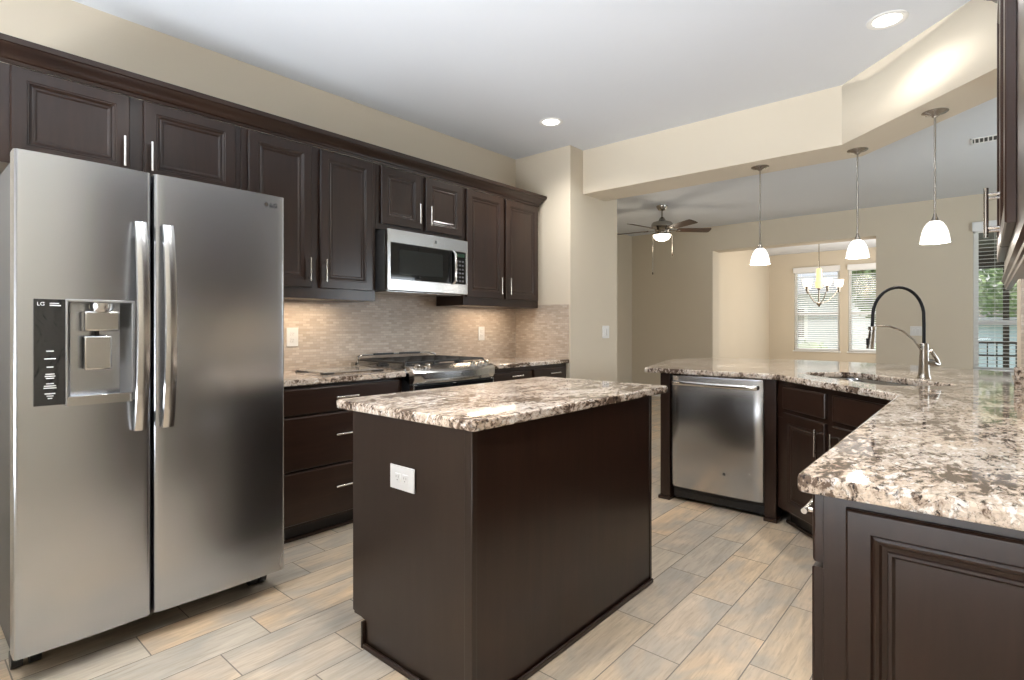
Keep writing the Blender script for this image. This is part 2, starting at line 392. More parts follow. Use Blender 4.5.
# far wall with opening and window hole
FX = 8.85
wf = MB()
wf.box(FX, FX + .3, 3.34, 4.95, 0, CZ, M['wall']); wf.box(FX, FX + .3, 1.11, 3.34, 2.45, CZ, M['wall'])
wf.box(FX, FX + .3, .10, 1.11, 0, CZ, M['wall']); wf.box(FX, FX + .3, -1.15, .10, 2.44, CZ, M['wall']); wf.box(FX, FX + .3, -1.15, .10, 0, .66, M['wall'])
wf.box(FX, FX + .3, -2.6, -1.15, 0, CZ, M['wall']); struct(wf.build('wall_far'))
struct(MB().box(9.15, 13.45, 3.72, 3.87, 0, CZ, M['wall']).build('wall_dining_left'))
struct(MB().box(9.15, 13.45, .35, .5, 0, CZ, M['wall']).build('wall_dining_right'))
DX = 13.3
wd = MB(); wd.box(DX, DX + .15, 3.2, 3.87, 0, CZ, M['wall']); wd.box(DX, DX + .15, 2.16, 2.314, 0, CZ, M['wall']); wd.box(DX, DX + .15, .35, 1.27, 0, CZ, M['wall'])
for y0, y1 in ((2.314, 3.2), (1.27, 2.16)): wd.box(DX, DX + .15, y0, y1, 0, .70, M['wall']).box(DX, DX + .15, y0, y1, 2.47, CZ, M['wall'])
struct(wd.build('wall_dining_far'))
for i, (x0, x1, y0, y1) in enumerate([(FX - .012, FX, 3.34, 4.8), (FX - .012, FX, -2.6, 1.11), (4.89, FX, 4.788, 4.8)]):
    struct(MB().box(x0, x1, y0, y1, 0, .11, M['white'], .003).build('baseboard_' + ('far', 'far_right', 'left')[i]))
# backsplash mosaic on back wall and its return
struct(MB().box(1.0, 4.052, YB - .008, YB, .914, 1.46, M['mosx']).build('trim_2'))
struct(MB().box(4.052, 4.06, 2.835, YB - .008, .914, 1.412, M['mosy']).build('trim_3'))

def window(idx, x, y0, y1, z0, z1, mid, slat_tilt=0, n=None):
    """window in a wall facing -x, frame, sash bars, glass; then its blind"""
    f = MB(); t = .05
    xa, xb = x + .06, x + .12
    f.box(xa, xb, y0, y1, z0, z0 + t, M['white'], .004).box(xa, xb, y0, y1, z1 - t, z1, M['white'], .004)
    f.box(xa, xb, y0, y0 + t, z0 + t, z1 - t, M['white'], .004).box(xa, xb, y1 - t, y1, z0 + t, z1 - t, M['white'], .004)
    f.box(xa, xb, y0 + t, y1 - t, mid - .03, mid + .03, M['white'], .004)
    w = struct(f.build('window_%d' % idx))
    MB().box(xa + .025, xa + .031, y0 + t, y1 - t, z0 + t, z1 - t, M['glass']).build('pane', w)
    MB().box(x - .03, x + .06, y0 - .02, y1 + .02, z0 - .03, z0, M['white'], .006).build('sill', w)
    return w
window(1, DX, 2.314, 3.2, .70, 2.47, 1.50)
window(2, DX, 1.27, 2.16, .70, 2.47, 1.50)
window(3, FX, -1.15, .10, .66, 2.44, 1.26)

def blind(x, y0, y1, z0, z1, label, tilt, group=None):
    b = thing('window_blind', label, 'blind', (x, (y0 + y1) / 2, z0), 0, group); h = z1 - z0; w = (y1 - y0) / 2 - .01
    MB().box(-.035, .03, -w - .005, w + .005, h - .07, h, M['blind'], .006).build('headrail', b)
    s = MB(); n = int((h - .12) / .046)
    for i in range(n):
        z = .045 + i * .046; dz = .024 * math.sin(R(tilt)); dx = .024 * math.cos(R(tilt))
        s.extr([(-dx, z - dz), (0, z + .0025), (dx, z + dz), (dx, z + dz - .003), (0, z - .0005), (-dx, z - dz - .003)], 'y', -w, w, M['blind'])
    s.build('slats', b)
    MB().box(-.062, -.048, -w - .03, w + .03, h - .055, h + .06, M['blind'], .006).box(-.062, -.01, -w - .03, -w - .018, h - .055, h + .06, M['blind'], .004).box(-.062, -.01, w + .018, w + .03, h - .055, h + .06, M['blind'], .004).build('valance', b)
    MB().box(-.026, .026, -w, w, .004, .026, M['blind'], .004).build('bottom_rail', b)
    for yy in (-w * .7, w * .7): MB().cyl((0, yy, .03), (0, yy, h - .07), .0016, M['blind'], 6).build('lift_cord', b)
    return b
blind(DX + .02, 2.324, 3.19, .705, 2.465, 'white slatted blind behind the chandelier, over the left dining room window', 24, None)
blind(DX + .02, 1.28, 2.15, .705, 2.465, 'white slatted blind over the dining room window cut off by the tan wall', 24, None)
blind(FX + .02, -1.14, .09, .665, 2.44, 'white slatted blind with open slats beside the right upper cabinet', 3)

# ------------------------------------------------------------------ fittings helpers
def bar_pull(parent, p0, p1, out, label=None, r=.0062):
    """bar between p0,p1 (on the front surface) lifted by vector out, with two posts"""
    p0, p1, out = Vector(p0), Vector(p1), Vector(out); d = (p1 - p0).normalized(); L = (p1 - p0).length
    m = MB(); m.cyl(p0 + out, p1 + out, r, M['chrome'], 12)
    for q in (p0 + d * L * .14, p1 - d * L * .14): m.cyl(q, q + out, r * .75, M['chrome'], 10)
    return m.build('handle', parent, label)
DOOR = [(0, .004), (.004, 0), (.052, 0), (.055, .003), (.060, .003), (.064, .007), (.070, .009), (.074, .0065), (.080, .0065), (.088, .010)]
DRAWER = [(0, .006), (.003, .002), (.008, 0)]
PANEL = [(0, .004), (.004, 0), (.040, 0), (.043, .003), (.048, -.001), (.053, .001), (.057, .006), (.065, .008), (.067, .005), (.072, .005), (.077, .010)]
def door(par, x0, x1, z0, z1, yf, pull=None, prof=DOOR, mat=None, th=.020, name='door'):
    d = MB().panel(x0, x1, z0, z1, yf, th, prof, mat or M['wood']).build(name, par)
    if pull:
        if pull[0] == 'v': bar_pull(d, (pull[1], yf, pull[2]), (pull[1], yf, pull[3]), (0, -.032, 0))
        else: bar_pull(d, (pull[1], yf, pull[3]), (pull[2], yf, pull[3]), (0, -.032, 0))
    return d

# ------------------------------------------------------------------ upper cabinets (front faces -Y; local = world offsets)
UF = 3.14; UD = YB - UF
def upper(x0, x1, z0, z1, label, doors):
    t = thing('wall_cabinet', label, 'cabinet', (x0, UF, z0), 0, 'dark wall cabinets')
    MB().box(0, x1 - x0, 0, UD - .002, 0, z1 - z0, M['wood'], .0015).build('cabinet_box', t)
    for d0, d1, dz0, dz1, px in doors:
        door(t, d0 - x0, d1 - x0, dz0 - z0, dz1 - z0, -.021, ('v', px - x0, dz0 + .037 - z0, dz0 + .180 - z0) if px else None)
    return t
upper(.20, 1.310, 1.90, 2.321, 'dark wall cabinet with two doors directly above the refrigerator', [(.355, .782, 1.93, 2.315, .755), (.842, 1.275, 1.93, 2.315, .868)])
upper(1.312, 2.200, 1.378, 2.321, 'tall dark wall cabinet between the refrigerator and the microwave', [(1.345, 1.727, 1.445, 2.31, 1.702), (1.784, 2.168, 1.445, 2.31, 1.808)])
upper(2.202, 3.030, 1.875, 2.321, 'short dark wall cabinet directly above the microwave', [(2.237, 2.585, 1.915, 2.31, 2.555), (2.632, 2.998, 1.915, 2.31, 2.660)])
upper(3.032, 3.995, 1.378, 2.321, 'tall dark wall cabinet between the microwave and the corner', [(3.055, 3.495, 1.445, 2.31, 3.440), (3.524, 3.975, 1.445, 2.31, 3.555)])
def crown(x0, x1, yf, yb, z, name, label, sign=-1, both=False):
    prof = [(0, -.02), (.006, -.02), (.008, -.004), (.016, 0), (.018, .008), (.026, .018), (.036, .034), (.050, .046), (.052, .052), (.058, .054), (.060, .078), (0, .078)]
    bm = bmesh.new(); rings = []
    path = [(x0, yf), (x1, yf), (x1, yb)]
    for k, (x, y) in enumerate(path):
        ring = []
        for o, dz in prof:
            xx = x + (o if k > 0 else 0); yy = y + (sign * o if k < 2 else 0); ring.append(bm.verts.new((xx, yy, z + dz)))
        rings.append(ring)
    for A, B in zip(rings, rings[1:]):
        for i in range(len(A)): bm.faces.new((A[i], A[(i + 1) % len(A)], B[(i + 1) % len(A)], B[i]))
    bm.faces.new(rings[0]); bm.faces.new(rings[-1][::-1])
    o = MB()._add(bm, M['woodx']).build(name); return tag(o, label, 'molding')
crown(.20, 3.997, UF, YB - .002, 2.342 + .0, 'crown_molding', 'long dark crown molding along the top of the back wall cabinets')

# right upper cabinet near the camera (front faces +Y): build in front=-Y frame and turn 180
t = thing('wall_cabinet', 'dark wall cabinet on the right wall, seen edge-on beside the blind', 'cabinet', (2.77, -.058, 1.378), PI, 'dark wall cabinets')
MB().box(0, 1.75, 0, .325, 0, 1.028, M['wood'], .0015).build('cabinet_box', t)
for d0, d1, px in ((.015, .515, .485), (.525, 1.03, .555)): door(t, d0, d1, .067, 1.0, -.021, ('v', px, .104, .247))
MB().extr([(.018, 0), (-.008, 0), (-.008, -.008), (.0, -.014), (.0, -.026), (.004, -.030), (.004, -.040), (.018, -.040)], 'x', -.004, 1.75, M['woodx']).build('light_rail', t)
o = crown(1.02, 2.772, -.058, YR + .003, 2.428, 'crown_molding', 'short dark crown molding cut by the top right corner of the picture', sign=1)

# ------------------------------------------------------------------ microwave
mw = thing('microwave', 'stainless over-the-range microwave with black glass door', 'microwave', (2.235, 3.05, 1.455))
MB().box(0, .76, .03, .40, .0, .415, M['darkgrey'], .004).box(.03, .73, .05, .38, -.008, .0, M['steelb'], .003).build('body', mw)
MB().box(0, .76, 0, .032, .325, .418, M['steelb'], .004).box(0, .76, 0, .032, 0, .078, M['steelb'], .004).box(0, .028, 0, .032, .07, .33, M['steelb'], .003).box(.738, .76, 0, .032, .07, .33, M['steelb'], .003).build('front_frame', mw)
MB().box(.022, .585, .001, .03, .075, .328, M['bglass'], .002).build('door', mw)
MB().box(.10, .50, -.0004, .002, .115, .285, plain('smoked_window', (.022, .025, .025), .05), 0).build('window', mw)
MB().box(.615, .742, .001, .03, .075, .328, M['bglass'], .002).build('control_panel', mw)
k = MB().box(.63, .725, -.0006, .002, .285, .312, plain('clock_display', (.03, .06, .04), .1))
for r_ in range(6):
    for c_ in range(3): k.box(.637 + c_ * .03, .655 + c_ * .03, -.0008, .002, .095 + r_ * .030, .108 + r_ * .030, plain('key_print', (.10, .10, .10), .4) if (r_, c_) == (0, 0) else bpy.data.materials['key_print'])
k.build('keypad', mw)
h = MB(); h.sweep([(.600, -.006, .075), (.600, -.030, .10), (.600, -.036, .2), (.600, -.030, .30), (.600, -.006, .325)], .010, M['chrome'], 12); h.build('handle', mw)
def emblem(par, x, y, z, r):
    m = MB(); m.cyl((x, y + .001, z), (x, y - .0015, z), r, M['chrome'], 24); m.cyl((x, y, z), (x, y - .002, z), r * .78, M['darkgrey'], 24)
    m.build('emblem', par, 'round grey maker emblem')
    for sx in (-1,):
        text_mesh('GE', r * .95, 'lettering', M['chrome'], par, (x, y - .0024, z), (PI / 2, 0, 0), .0003)
emblem(mw, .43, 0, .372, .016)

# ------------------------------------------------------------------ base cabinets on the back wall
BF = 2.862; CT, CB = .914, .880
def base(name, loc, rz, w, d, label, fronts, toe=.075, group='dark base cabinets', shoe=True):
    t = thing(name, label, 'cabinet', loc, rz, group)
    MB().box(0, w, 0, d, .10, CB - .001, M['wood'], .0015).build('cabinet_box', t)
    MB().box(0, w, toe, d, 0, .10, M['kick']).box(0, w, toe - .012, toe, 0, .02, M['wood'], .003).build('toe_kick', t)
    for kind, x0, x1, z0, z1, pull in fronts:
        door(t, x0, x1, z0, z1, -.021, pull, DRAWER if kind == 'drawer' else DOOR, M['woodx'] if kind == 'drawer' else M['wood'], .02, kind)
    return t
base('drawer_cabinet', (1.24, BF, 0), 0, .97, YB - BF - .002, 'dark three-drawer base cabinet between the refrigerator and the range',
     [('drawer', .03, .94, .715, .862, ('h', .465, .615, .797)), ('drawer', .03, .94, .412, .706, ('h', .465, .615, .583)), ('drawer', .03, .94, .118, .403, ('h', .465, .615, .283))])
base('base_cabinet', (3.0, BF, 0), 0, 1.055, YB - BF - .002, 'dark base cabinet right of the range, in the corner',
     [('drawer', .06, .530, .70, .845, ('h', .245, .385, .812)), ('drawer', .565, 1.02, .70, .845, ('h', .75, .90, .806)),
      ('door', .06, .530, .118, .690, ('v', .50, .50, .65)), ('door', .565, 1.02, .118, .690, ('v', .60, .50, .65))])
tag(MB().prism([(1.24, 2.825), (2.215, 2.825), (2.215, YB - .009), (1.24, YB - .009)], CB, CT, M['granite'], .006).build('granite_countertop'), 'granite countertop between the refrigerator and the range', 'countertop')
tag(MB().prism([(3.0, 2.825), (4.051, 2.825), (4.051, YB - .009), (3.0, YB - .009)], CB, CT, M['granite'], .006).build('granite_countertop'), 'short granite countertop in the corner right of the range', 'countertop')

# glass board with rubber feet
g = thing('glass_cutting_board', 'thin clear glass cutting board on black feet, left of the range', 'cutting board', (1.73, 3.0, CT))
MB().prism(rounded([(0, 0), (.44, 0), (.44, .34), (0, .34)], .02), .009, .014, M['board'], .001).build('glass_sheet', g)
for x, y in ((.0, .0), (.36, .0), (.0, .31), (.36, .31)): MB().box(x, x + .08, y, y + .03, 0, .0085, M['black'], .003).build('foot', g)

# ------------------------------------------------------------------ range
rg = thing('gas_range', 'stainless slide-in gas range with black grates', 'range', (2.222, 2.80, 0))
RW = .756
MB().box(0, RW, .0, .655, .09, .905, M['black'], .003).box(.02, RW - .02, .05, .6, 0, .09, M['black']).build('body', rg)
MB().extr([(.03, .905), (.66, .905), (.66, .945), (.64, .950), (.60, .928), (.05, .928)], 'x', -.006, RW + .006, M['steelb']).build('cooktop', rg)
# bowed control panel
bm = bmesh.new(); rows = []; nseg = 16
for i in range(nseg + 1):
    x = RW * i / nseg; bow = .045 * (1 - (2 * i / nseg - 1) ** 2)
    rows.append([bm.verts.new((x, y, z)) for y, z in ((.05, .952), (-.035 - bow * .6, .925), (-.052 - bow, .905), (-.052 - bow, .862), (-.035 - bow * .8, .835), (.0, .835), (.05, .86))])
for A, B in zip(rows, rows[1:]):
    for i in range(7): bm.faces.new((A[i], A[(i + 1) % 7], B[(i + 1) % 7], B[i]))
bm.faces.new(rows[0]); bm.faces.new(rows[-1][::-1])
MB()._add(bm, M['steelb']).build('control_panel', rg)
for x in (.055, .135, .56, .635, .705):
    bow = .02 * (1 - (2 * x / RW - 1) ** 2)
    m = MB(); c0 = Vector((x, -.005 - bow, .930)); nrm = Vector((0, -.28, .96)).normalized()
    m.sweep([c0, c0 + nrm * .008, c0 + nrm * .010, c0 + nrm * .028, c0 + nrm * .031], [.023, .023, .018, .017, .012], M['chrome'], 16)
    m.build('knob', rg)
MB().box(.25, .50, -.005, .045, .9335, .9345, M['bglass']).xf(Matrix.Identity(4)).build('display', rg)
MB().box(.008, RW - .008, -.045, .0, .30, .825, M['bglass'], .006).box(.0, .03, -.043, .0, .29, .828, M['steelb'], .003).box(RW - .03, RW, -.043, .0, .29, .828, M['steelb'], .003).build('oven_door', rg)
h = MB(); h.sweep([(.05, -.075, .765), (RW / 2, -.088, .765), (RW - .05, -.075, .765)], .011, M['chrome'], 12)
for x in (.07, RW - .07): h.cyl((x, -.04, .765), (x, -.078, .765), .009, M['chrome'])
h.build('oven_handle', rg)
MB().box(.0, RW, -.04, .0, .10, .285, M['steelb'], .005).build('warming_drawer', rg)
for gi, (gx0, gx1) in enumerate(((.015, .255), (.262, .495), (.502, .742))):
    g_ = MB(); z = .967
    pts = [(gx0, .06), (gx1, .06), (gx1, .60), (gx0, .60)]
    for (ax, ay), (bx, by) in zip(pts, pts[1:] + pts[:1]): g_.cyl((ax, ay, z), (bx, by, z), .0075, M['iron'], 8)
    for y in (.19, .33, .47): g_.cyl((gx0, y, z), (gx1, y, z), .0065, M['iron'], 8)
    xm = (gx0 + gx1) / 2; g_.cyl((xm, .06, z + .002), (xm, .60, z + .002), .0065, M['iron'], 8)
    for x in (gx0, gx1):
        for y in (.06, .33, .60): g_.cyl((x + (-.012 if x == gx0 else .012) * (gi != 1), y + (-.012 if y < .1 else .012 if y > .5 else 0), .929), (x, y, z), .007, M['iron'], 8)
    g_.build('grate', rg)
for x, y in ((.135, .19), (.135, .47), (.38, .33), (.62, .19), (.62, .47)):
    MB().lathe([(0, .950), (.032, .950), (.036, .945), (.036, .938), (.045, .936), (.045, .929)], x, y, M['iron']).build('burner_cap', rg)
# raised vent trim at the back of the cooktop
m = MB(); m.sweep([(.0, .58, .945), (.012, .605, .985), (.06, .625, .998), (.38, .63, 1.0), (RW - .06, .625, .998), (RW - .012, .605, .985), (RW, .58, .945)], .008, M['chrome'], 10)
m.box(.16, .34, .615, .645, .995, 1.008, M['black'], .003).box(.40, .60, .615, .645, .995, 1.008, M['black'], .003); m.build('vent_trim', rg)
emblem(rg, RW / 2, -.098, .884, .012)

# ------------------------------------------------------------------ refrigerator
FRX0, FRX1, FY = .280, 1.196, 2.40
fr = thing('refrigerator', 'stainless side-by-side refrigerator with ice and water dispenser', 'refrigerator', (FRX0, FY, 0))
FW = FRX1 - FRX0
MB().box(.004, FW - .004, .075, .80, .095, 1.765, M['darkgrey'], .006).build('body', fr)
for xh in (.015, FW - .09): MB().box(xh, xh + .075, .03, .12, 1.766, 1.79, M['darkgrey'], .004).build('hinge_cover', fr)
MB().box(.03, FW - .03, .12, .14, .068, .095, M['black'], .003).build('grille', fr)
for x in (.012, .062, FW - .085, FW - .045):
    m = MB(); m.cyl((x, .182, .032), (x + .032, .182, .032), .032, M['black'], 16); m.build('roller', fr)
def fdoor(x0, x1, z0, z1, hole=None, edge=None, name='door'):
    xs = [x0 + (x1 - x0) * i / 14 for i in range(15)]
    if hole: xs = sorted(set([x for x in xs if not any(abs(x - h) < .012 for h in hole[:2])] + list(hole[:2])))
    zs = [z0, z1] if not hole else [z0, hole[2], hole[3], z1]
    def f(x):
        u = (x - x0) / (x1 - x0); d = min(u, 1 - u) * (x1 - x0)
        rr = .012
        e = rr - math.sqrt(max(0, rr * rr - max(0, rr - d) ** 2)) if d < rr else 0
        return e - .008 * (1 - (2 * u - 1) ** 2) + .0
    # rounder ends
    xs = sorted(set(xs + [x0 + .002, x0 + .005, x0 + .009, x0 + .014, x1 - .002, x1 - .005, x1 - .009, x1 - .014]))
    bm = bmesh.new(); V = [[bm.verts.new((x, f(x), z)) for x in xs] for z in zs]
    Bk = [[bm.verts.new((x, .07, z)) for x in xs] for z in (zs[0], zs[-1])]
    for j in range(len(zs) - 1):
        for i in range(len(xs) - 1):
            if hole and hole[0] - 1e-6 <= xs[i] and xs[i + 1] <= hole[1] + 1e-6 and j == 1: continue
            bm.faces.new((V[j][i], V[j][i + 1], V[j + 1][i + 1], V[j + 1][i]))
    for i in range(len(xs) - 1):
        bm.faces.new((V[0][i], V[0][i + 1], Bk[0][i + 1], Bk[0][i])); bm.faces.new((V[-1][i], V[-1][i + 1], Bk[1][i + 1], Bk[1][i]))
        bm.faces.new((Bk[0][i], Bk[0][i + 1], Bk[1][i + 1], Bk[1][i]))
    for i in (0, -1): bm.faces.new([V[j][i] for j in range(len(zs))] + [Bk[1][i], Bk[0][i]])
    o = MB(); o._add(bm, M['steel']); return o.build(name, fr, angle=25)
DZ0, DZ1 = .105, 1.786
hx0, hx1, hz0, hz1 = .415 - FRX0, .612 - FRX0, .93, 1.292
fdl = fdoor(0, .390, DZ0, DZ1, (hx0, hx1, hz0, hz1))
fdr = fdoor(.400, FW, DZ0, DZ1)
# handles: broad bowed bars
def fhandle(xc, par, lean):
    bm = bmesh.new(); rings = []; n = 18; z0, z1 = .815, 1.592
    for i in range(n + 1):
        u = i / n; z = z0 + (z1 - z0) * u; bow = -.030 - .038 * (1 - (2 * u - 1) ** 2); w = .0215; th = .012
        xx = xc
        if i in (0, n): bow += .003
        rings.append([bm.verts.new((xx + a * w, bow + b_, z)) for a, b_ in ((-1, .006), (-.85, 0), (-.3, -.003), (.3, -.003), (.85, 0), (1, .006), (.9, th), (-.9, th))])
    for A, B in zip(rings, rings[1:]):
        for k in range(8): bm.faces.new((A[k], A[(k + 1) % 8], B[(k + 1) % 8], B[k]))
    bm.faces.new(rings[0]); bm.faces.new(rings[-1][::-1])
    m = MB()._add(bm, M['steelb'])
    for z in (.85, 1.557): m.box(xc - .013, xc + .013, -.030, .0, z - .02, z + .02, M['steelb'], .004)
    return m.build('handle', par)
fhandle(.350, fdl, 0); fhandle(.440, fdr, 0)
# dispenser recess
hw = hx1 - hx0
bm = bmesh.new(); arcs = []
for i in range(13):
    a_ = PI * i / 12; x = hx0 + hw / 2 - math.cos(a_) * hw / 2; y = -.007 + .088 * min(1, math.sin(a_) * 1.35)
    arcs.append((x, y))
for z0_, z1_ in ((hz0, hz1),):
    A = [bm.verts.new((x, y, z0_)) for x, y in arcs]; B = [bm.verts.new((x, y, z1_)) for x, y in arcs]
    for i in range(12): bm.faces.new((A[i], A[i + 1], B[i + 1], B[i]))
    bm.faces.new(A); bm.faces.new(B)
silver = plain('silver_plastic', (.42, .42, .42), .34, .75)
MB()._add(bm, silver).build('dispenser_recess', fdl)
MB().box(hx0 - .003, hx0 + .004, -.011, .0, hz0 - .004, hz1 + .004, silver, .002).box(hx1 - .006, hx1 + .004, -.011, .0, hz0, hz1 + .004, silver, .002).box(hx0, hx1, -.011, 0, hz1 - .004, hz1 + .005, silver, .002).build('dispenser_bezel', fdl)
MB().lathe([(0, 1.286), (.036, 1.286), (.036, 1.268), (.03, 1.255), (0, 1.255)], hx0 + .105, .02, M['steelb']).box(hx0 + .052, hx0 + .157, -.0, .055, 1.185, 1.257, M['steelb'], .006).build('ice_chute', fdl)
MB().box(hx0 + .055, hx0 + .138, .022, .034, 1.045, 1.168, M['steelb'], .006).cyl((hx0 + .095, .03, 1.16), (hx0 + .095, .045, 1.19), .008, M['black']).build('paddle', fdl)
MB().extr([(-.014, hz0 - .004), (.07, hz0 - .004), (.07, hz0 + .008), (-.010, hz0 + .030), (-.014, hz0 + .028)], 'x', hx0 + .002, hx1 - .004, M['steelb']).build('drip_tray', fdl)
a = N('glossy_control_film'); f_ = a.noise(a.co((1.4, 1, 1)), 9, 2, .5, 1.6)
a.setv(Base_Color=(.012, .013, .014, 1), Roughness=.16, Coat_Weight=.5); a.bump(f_, .5, .01); M['film'] = a.m
cp = MB().box(.329 - FRX0, .412 - FRX0, -.0105, -.001, .934, 1.294, M['film'], .001).build('dispenser_controls', fdl)
k = MB(); prt = plain('white_print', (.7, .7, .7), .5)
for z, w in ((1.118, .020), (1.092, .030), (1.064, .018), (1.040, .024), (1.033, .028), (1.026, .022), (1.008, .020), (1.000, .032), (.993, .034), (.974, .028), (.966, .018), (.958, .012)):
    k.box(.371 - FRX0 - w / 2, .371 - FRX0 + w / 2, -.0112, -.010, z - .0018, z + .0018, prt)
k.box(.352 - FRX0 + .018, .40 - FRX0, -.0112, -.010, 1.271, 1.275, prt).box(.352 - FRX0 + .018, .395 - FRX0, -.0112, -.010, 1.279, 1.2815, prt)
k.build('lettering', cp)
text_mesh('LG', .017, 'lettering', prt, cp, (.347 - FRX0, -.0114, 1.277), (PI / 2, 0, 0), .0003)
# maker logo on right door
lg = MB(); lx, lz = 1.108 - FRX0, 1.742
lg.cyl((lx, -.0040, lz), (lx, -.0068, lz), .010, M['darkgrey'], 24); lg.cyl((lx, -.0060, lz), (lx, -.0071, lz), .0085, M['chrome'], 24); lg.build('emblem', fdr)
text_mesh('LG', .026, 'lettering', M['black'], fdr, (lx + .034, -.0075, lz - .001), (PI / 2, 0, 0), .001)

# ------------------------------------------------------------------ island
IX0, IX1, IY0, IY1 = 1.185, 2.372, 1.187, 1.835
il = thing('kitchen_island', 'free-standing dark kitchen island in the middle of the floor', 'island', (IX0, IY0, 0))
w, d = IX1 - IX0, IY1 - IY0
MB().prism([(0.006, .006), (w - .006, .006), (w - .006, d), (.006, d)], .10, CB - .001, M['wood']).prism([(.006, .006), (w - .006, .006), (w - .006, d - .085), (.006, d - .085)], 0, .10, M['wood']).build('cabinet_box', il)
# end panel with toe notch (flat, facing the camera side), other end alike
for nm, xa, xb in (('end_panel', -.0, .006), ('end_panel', w - .006, w)):
    bm = bmesh.new(); pr = [(.032, .0), (d - .085, 0), (d - .085, .10), (d, .115), (d, CB - .001), (.032, CB - .001)]
    A = [bm.verts.new((xa, y, z)) for y, z in pr]; B = [bm.verts.new((xb, y, z)) for y, z in pr]
    for k_ in range(len(A)): bm.faces.new((A[k_], A[(k_ + 1) % len(A)], B[(k_ + 1) % len(A)], B[k_]))
    bm.faces.new(A); bm.faces.new(B[::-1]); MB()._add(bm, M['woodend']).build(nm, il)
MB().box(-.004, .018, -.003, .032, 0, CB - .001, M['woodend'], .002).build('corner_post', il)
MB().box(w - .018, w + .003, -.003, .032, 0, CB - .001, M['woodend'], .002).build('corner_post', il)
MB().box(.018, w - .018, .0, .006, 0.0, CB - .001, M['wood']).build('back_panel', il)
s_ = MB(); s_.box(.0, w - .0, -.015, -.003, 0, .021, M['wood'], .005).box(-.015, -.003, -.015, d - .085, 0, .021, M['wood'], .005).box(-.015, .006, d - .0849, d - .073, 0, .10, M['wood'], .003).build('shoe_molding', il)
for x0, x1, px in ((.02, .585, .555), (.60, 1.165, .63)):
    t2 = MB().panel(x0, x1, .72, .865, 0, .02, DRAWER, M['woodx']).xf(Matrix.Rotation(PI, 4, 'Z') @ Matrix.Translation((-w, -d - .021, 0))).build('drawer', il)
    t3 = MB().panel(x0, x1, .118, .71, 0, .02, DOOR, M['wood']).xf(Matrix.Rotation(PI, 4, 'Z') @ Matrix.Translation((-w, -d - .021, 0))).build('door', il)
    bar_pull(t2, (w - (x0 + x1) / 2 - .07, d + .021, .79), (w - (x0 + x1) / 2 + .07, d + .021, .79), (0, .032, 0))
    bar_pull(t3, (w - px, d + .021, .52), (w - px, d + .021, .66), (0, .032, 0))
tag(MB().prism(rounded([(1.168, 1.165), (2.522, 1.165), (2.522, 1.942), (1.168, 1.942)], .028), CB, CT, M['granite'], .007).build('granite_countertop'), 'granite countertop on the free-standing island', 'countertop')

def outlet(loc, rz, label, kind='duplex', horiz=False, gang=1):
    """plate facing local -y"""
    t = thing('electrical_outlet' if kind == 'duplex' else 'light_switch', label, 'outlet' if kind == 'duplex' else 'switch', loc, rz)
    w_, h_ = (.080 if gang == 1 else .124), .124
    if horiz: w_, h_ = .133, .084
    MB().box(-w_ / 2, w_ / 2, -.006, 0, -h_ / 2, h_ / 2, M['plate'], .003).build('cover_plate', t)
    if kind == 'duplex':
        for sgn in (-1, 1):
            cx, cz = (sgn * .021, 0) if horiz else (0, sgn * .021)
            r = MB().box(cx - .0155, cx + .0155, -.009, -.004, cz - .0155, cz + .0155, M['plate'], .005).build('receptacle', t)
            q = MB()
            for a_, b_ in ((-.006, .004), (.006, .004)):
                q.box(cx + a_ - .001, cx + a_ + .001, -.0094, -.0088, cz + b_ - .004, cz + b_ + .004, M['slot'])
            q.cyl((cx, -.0094, cz - .007), (cx, -.0088, cz - .007), .0025, M['slot'], 8); q.build('socket_slots', r)
    else:
        for i in range(gang):
            cx = (i - (gang - 1) / 2) * .046
            MB().box(cx - .016, cx + .016, -.011, -.004, -.033, .033, M['plate'], .003).build('rocker', t)
    return t
outlet((1.181, 1.522, .676), -PI / 2, 'white double outlet set sideways on the end of the dark island', horiz=True)
outlet((1.775, YB - .009, 1.136), 0, 'white outlet on the tan mosaic backsplash beside the refrigerator')
outlet((3.569, YB - .009, 1.145), 0, 'white outlet on the tan mosaic backsplash right of the range')
outlet((4.665, 2.819, 1.156), 0, 'white light switch on the tan pier wall below the beam', 'switch', gang=2)
outlet((FX - .001, .671, 1.155), -PI / 2, 'white switch plate on the far wall behind the faucet', 'switch', gang=2)

# ------------------------------------------------------------------ peninsula
pc = thing('base_cabinet', 'dark base cabinet with raised end panel under the near end of the peninsula', 'cabinet', (1.83, .238, 0), PI, 'dark base cabinets')
W1 = .62
MB().box(0, W1, 0, .618, .10, CB - .001, M['wood'], .0015).build('cabinet_box', pc)
MB().box(0, W1, .075, .618, 0, .10, M['kick']).build('toe_kick', pc)
door(pc, .012, W1, .735, .872, -.021, ('h', .40, .54, .805), DRAWER, M['woodx'], .02, 'drawer'); door(pc, .012, W1, .118, .725, -.021, ('v', .06, .53, .67))
# raised end panel facing -X (camera side)
ep = MB().panel(0, .555, 0, .755, 0, .018, PANEL, M['wood']).xf(Matrix.Translation((W1 + .019, .040, .10)) @ Matrix.Rotation(PI / 2, 4, 'Z')).build('end_panel', pc)
MB().box(W1, W1 + .006, .0, .618, .0, CB - .001, M['wood'], .001).build('end_skin', pc)
base('base_cabinet', (2.86, .238, 0), PI, 1.03, .618, 'dark base cabinet along the right wall under the peninsula counter', [('drawer', .32, 1.01, .735, .872, ('h', .59, .74, .80)), ('door', .32, .66, .118, .725, ('v', .63, .53, .67)), ('door', .67, 1.01, .118, .725, ('v', .70, .53, .67))])
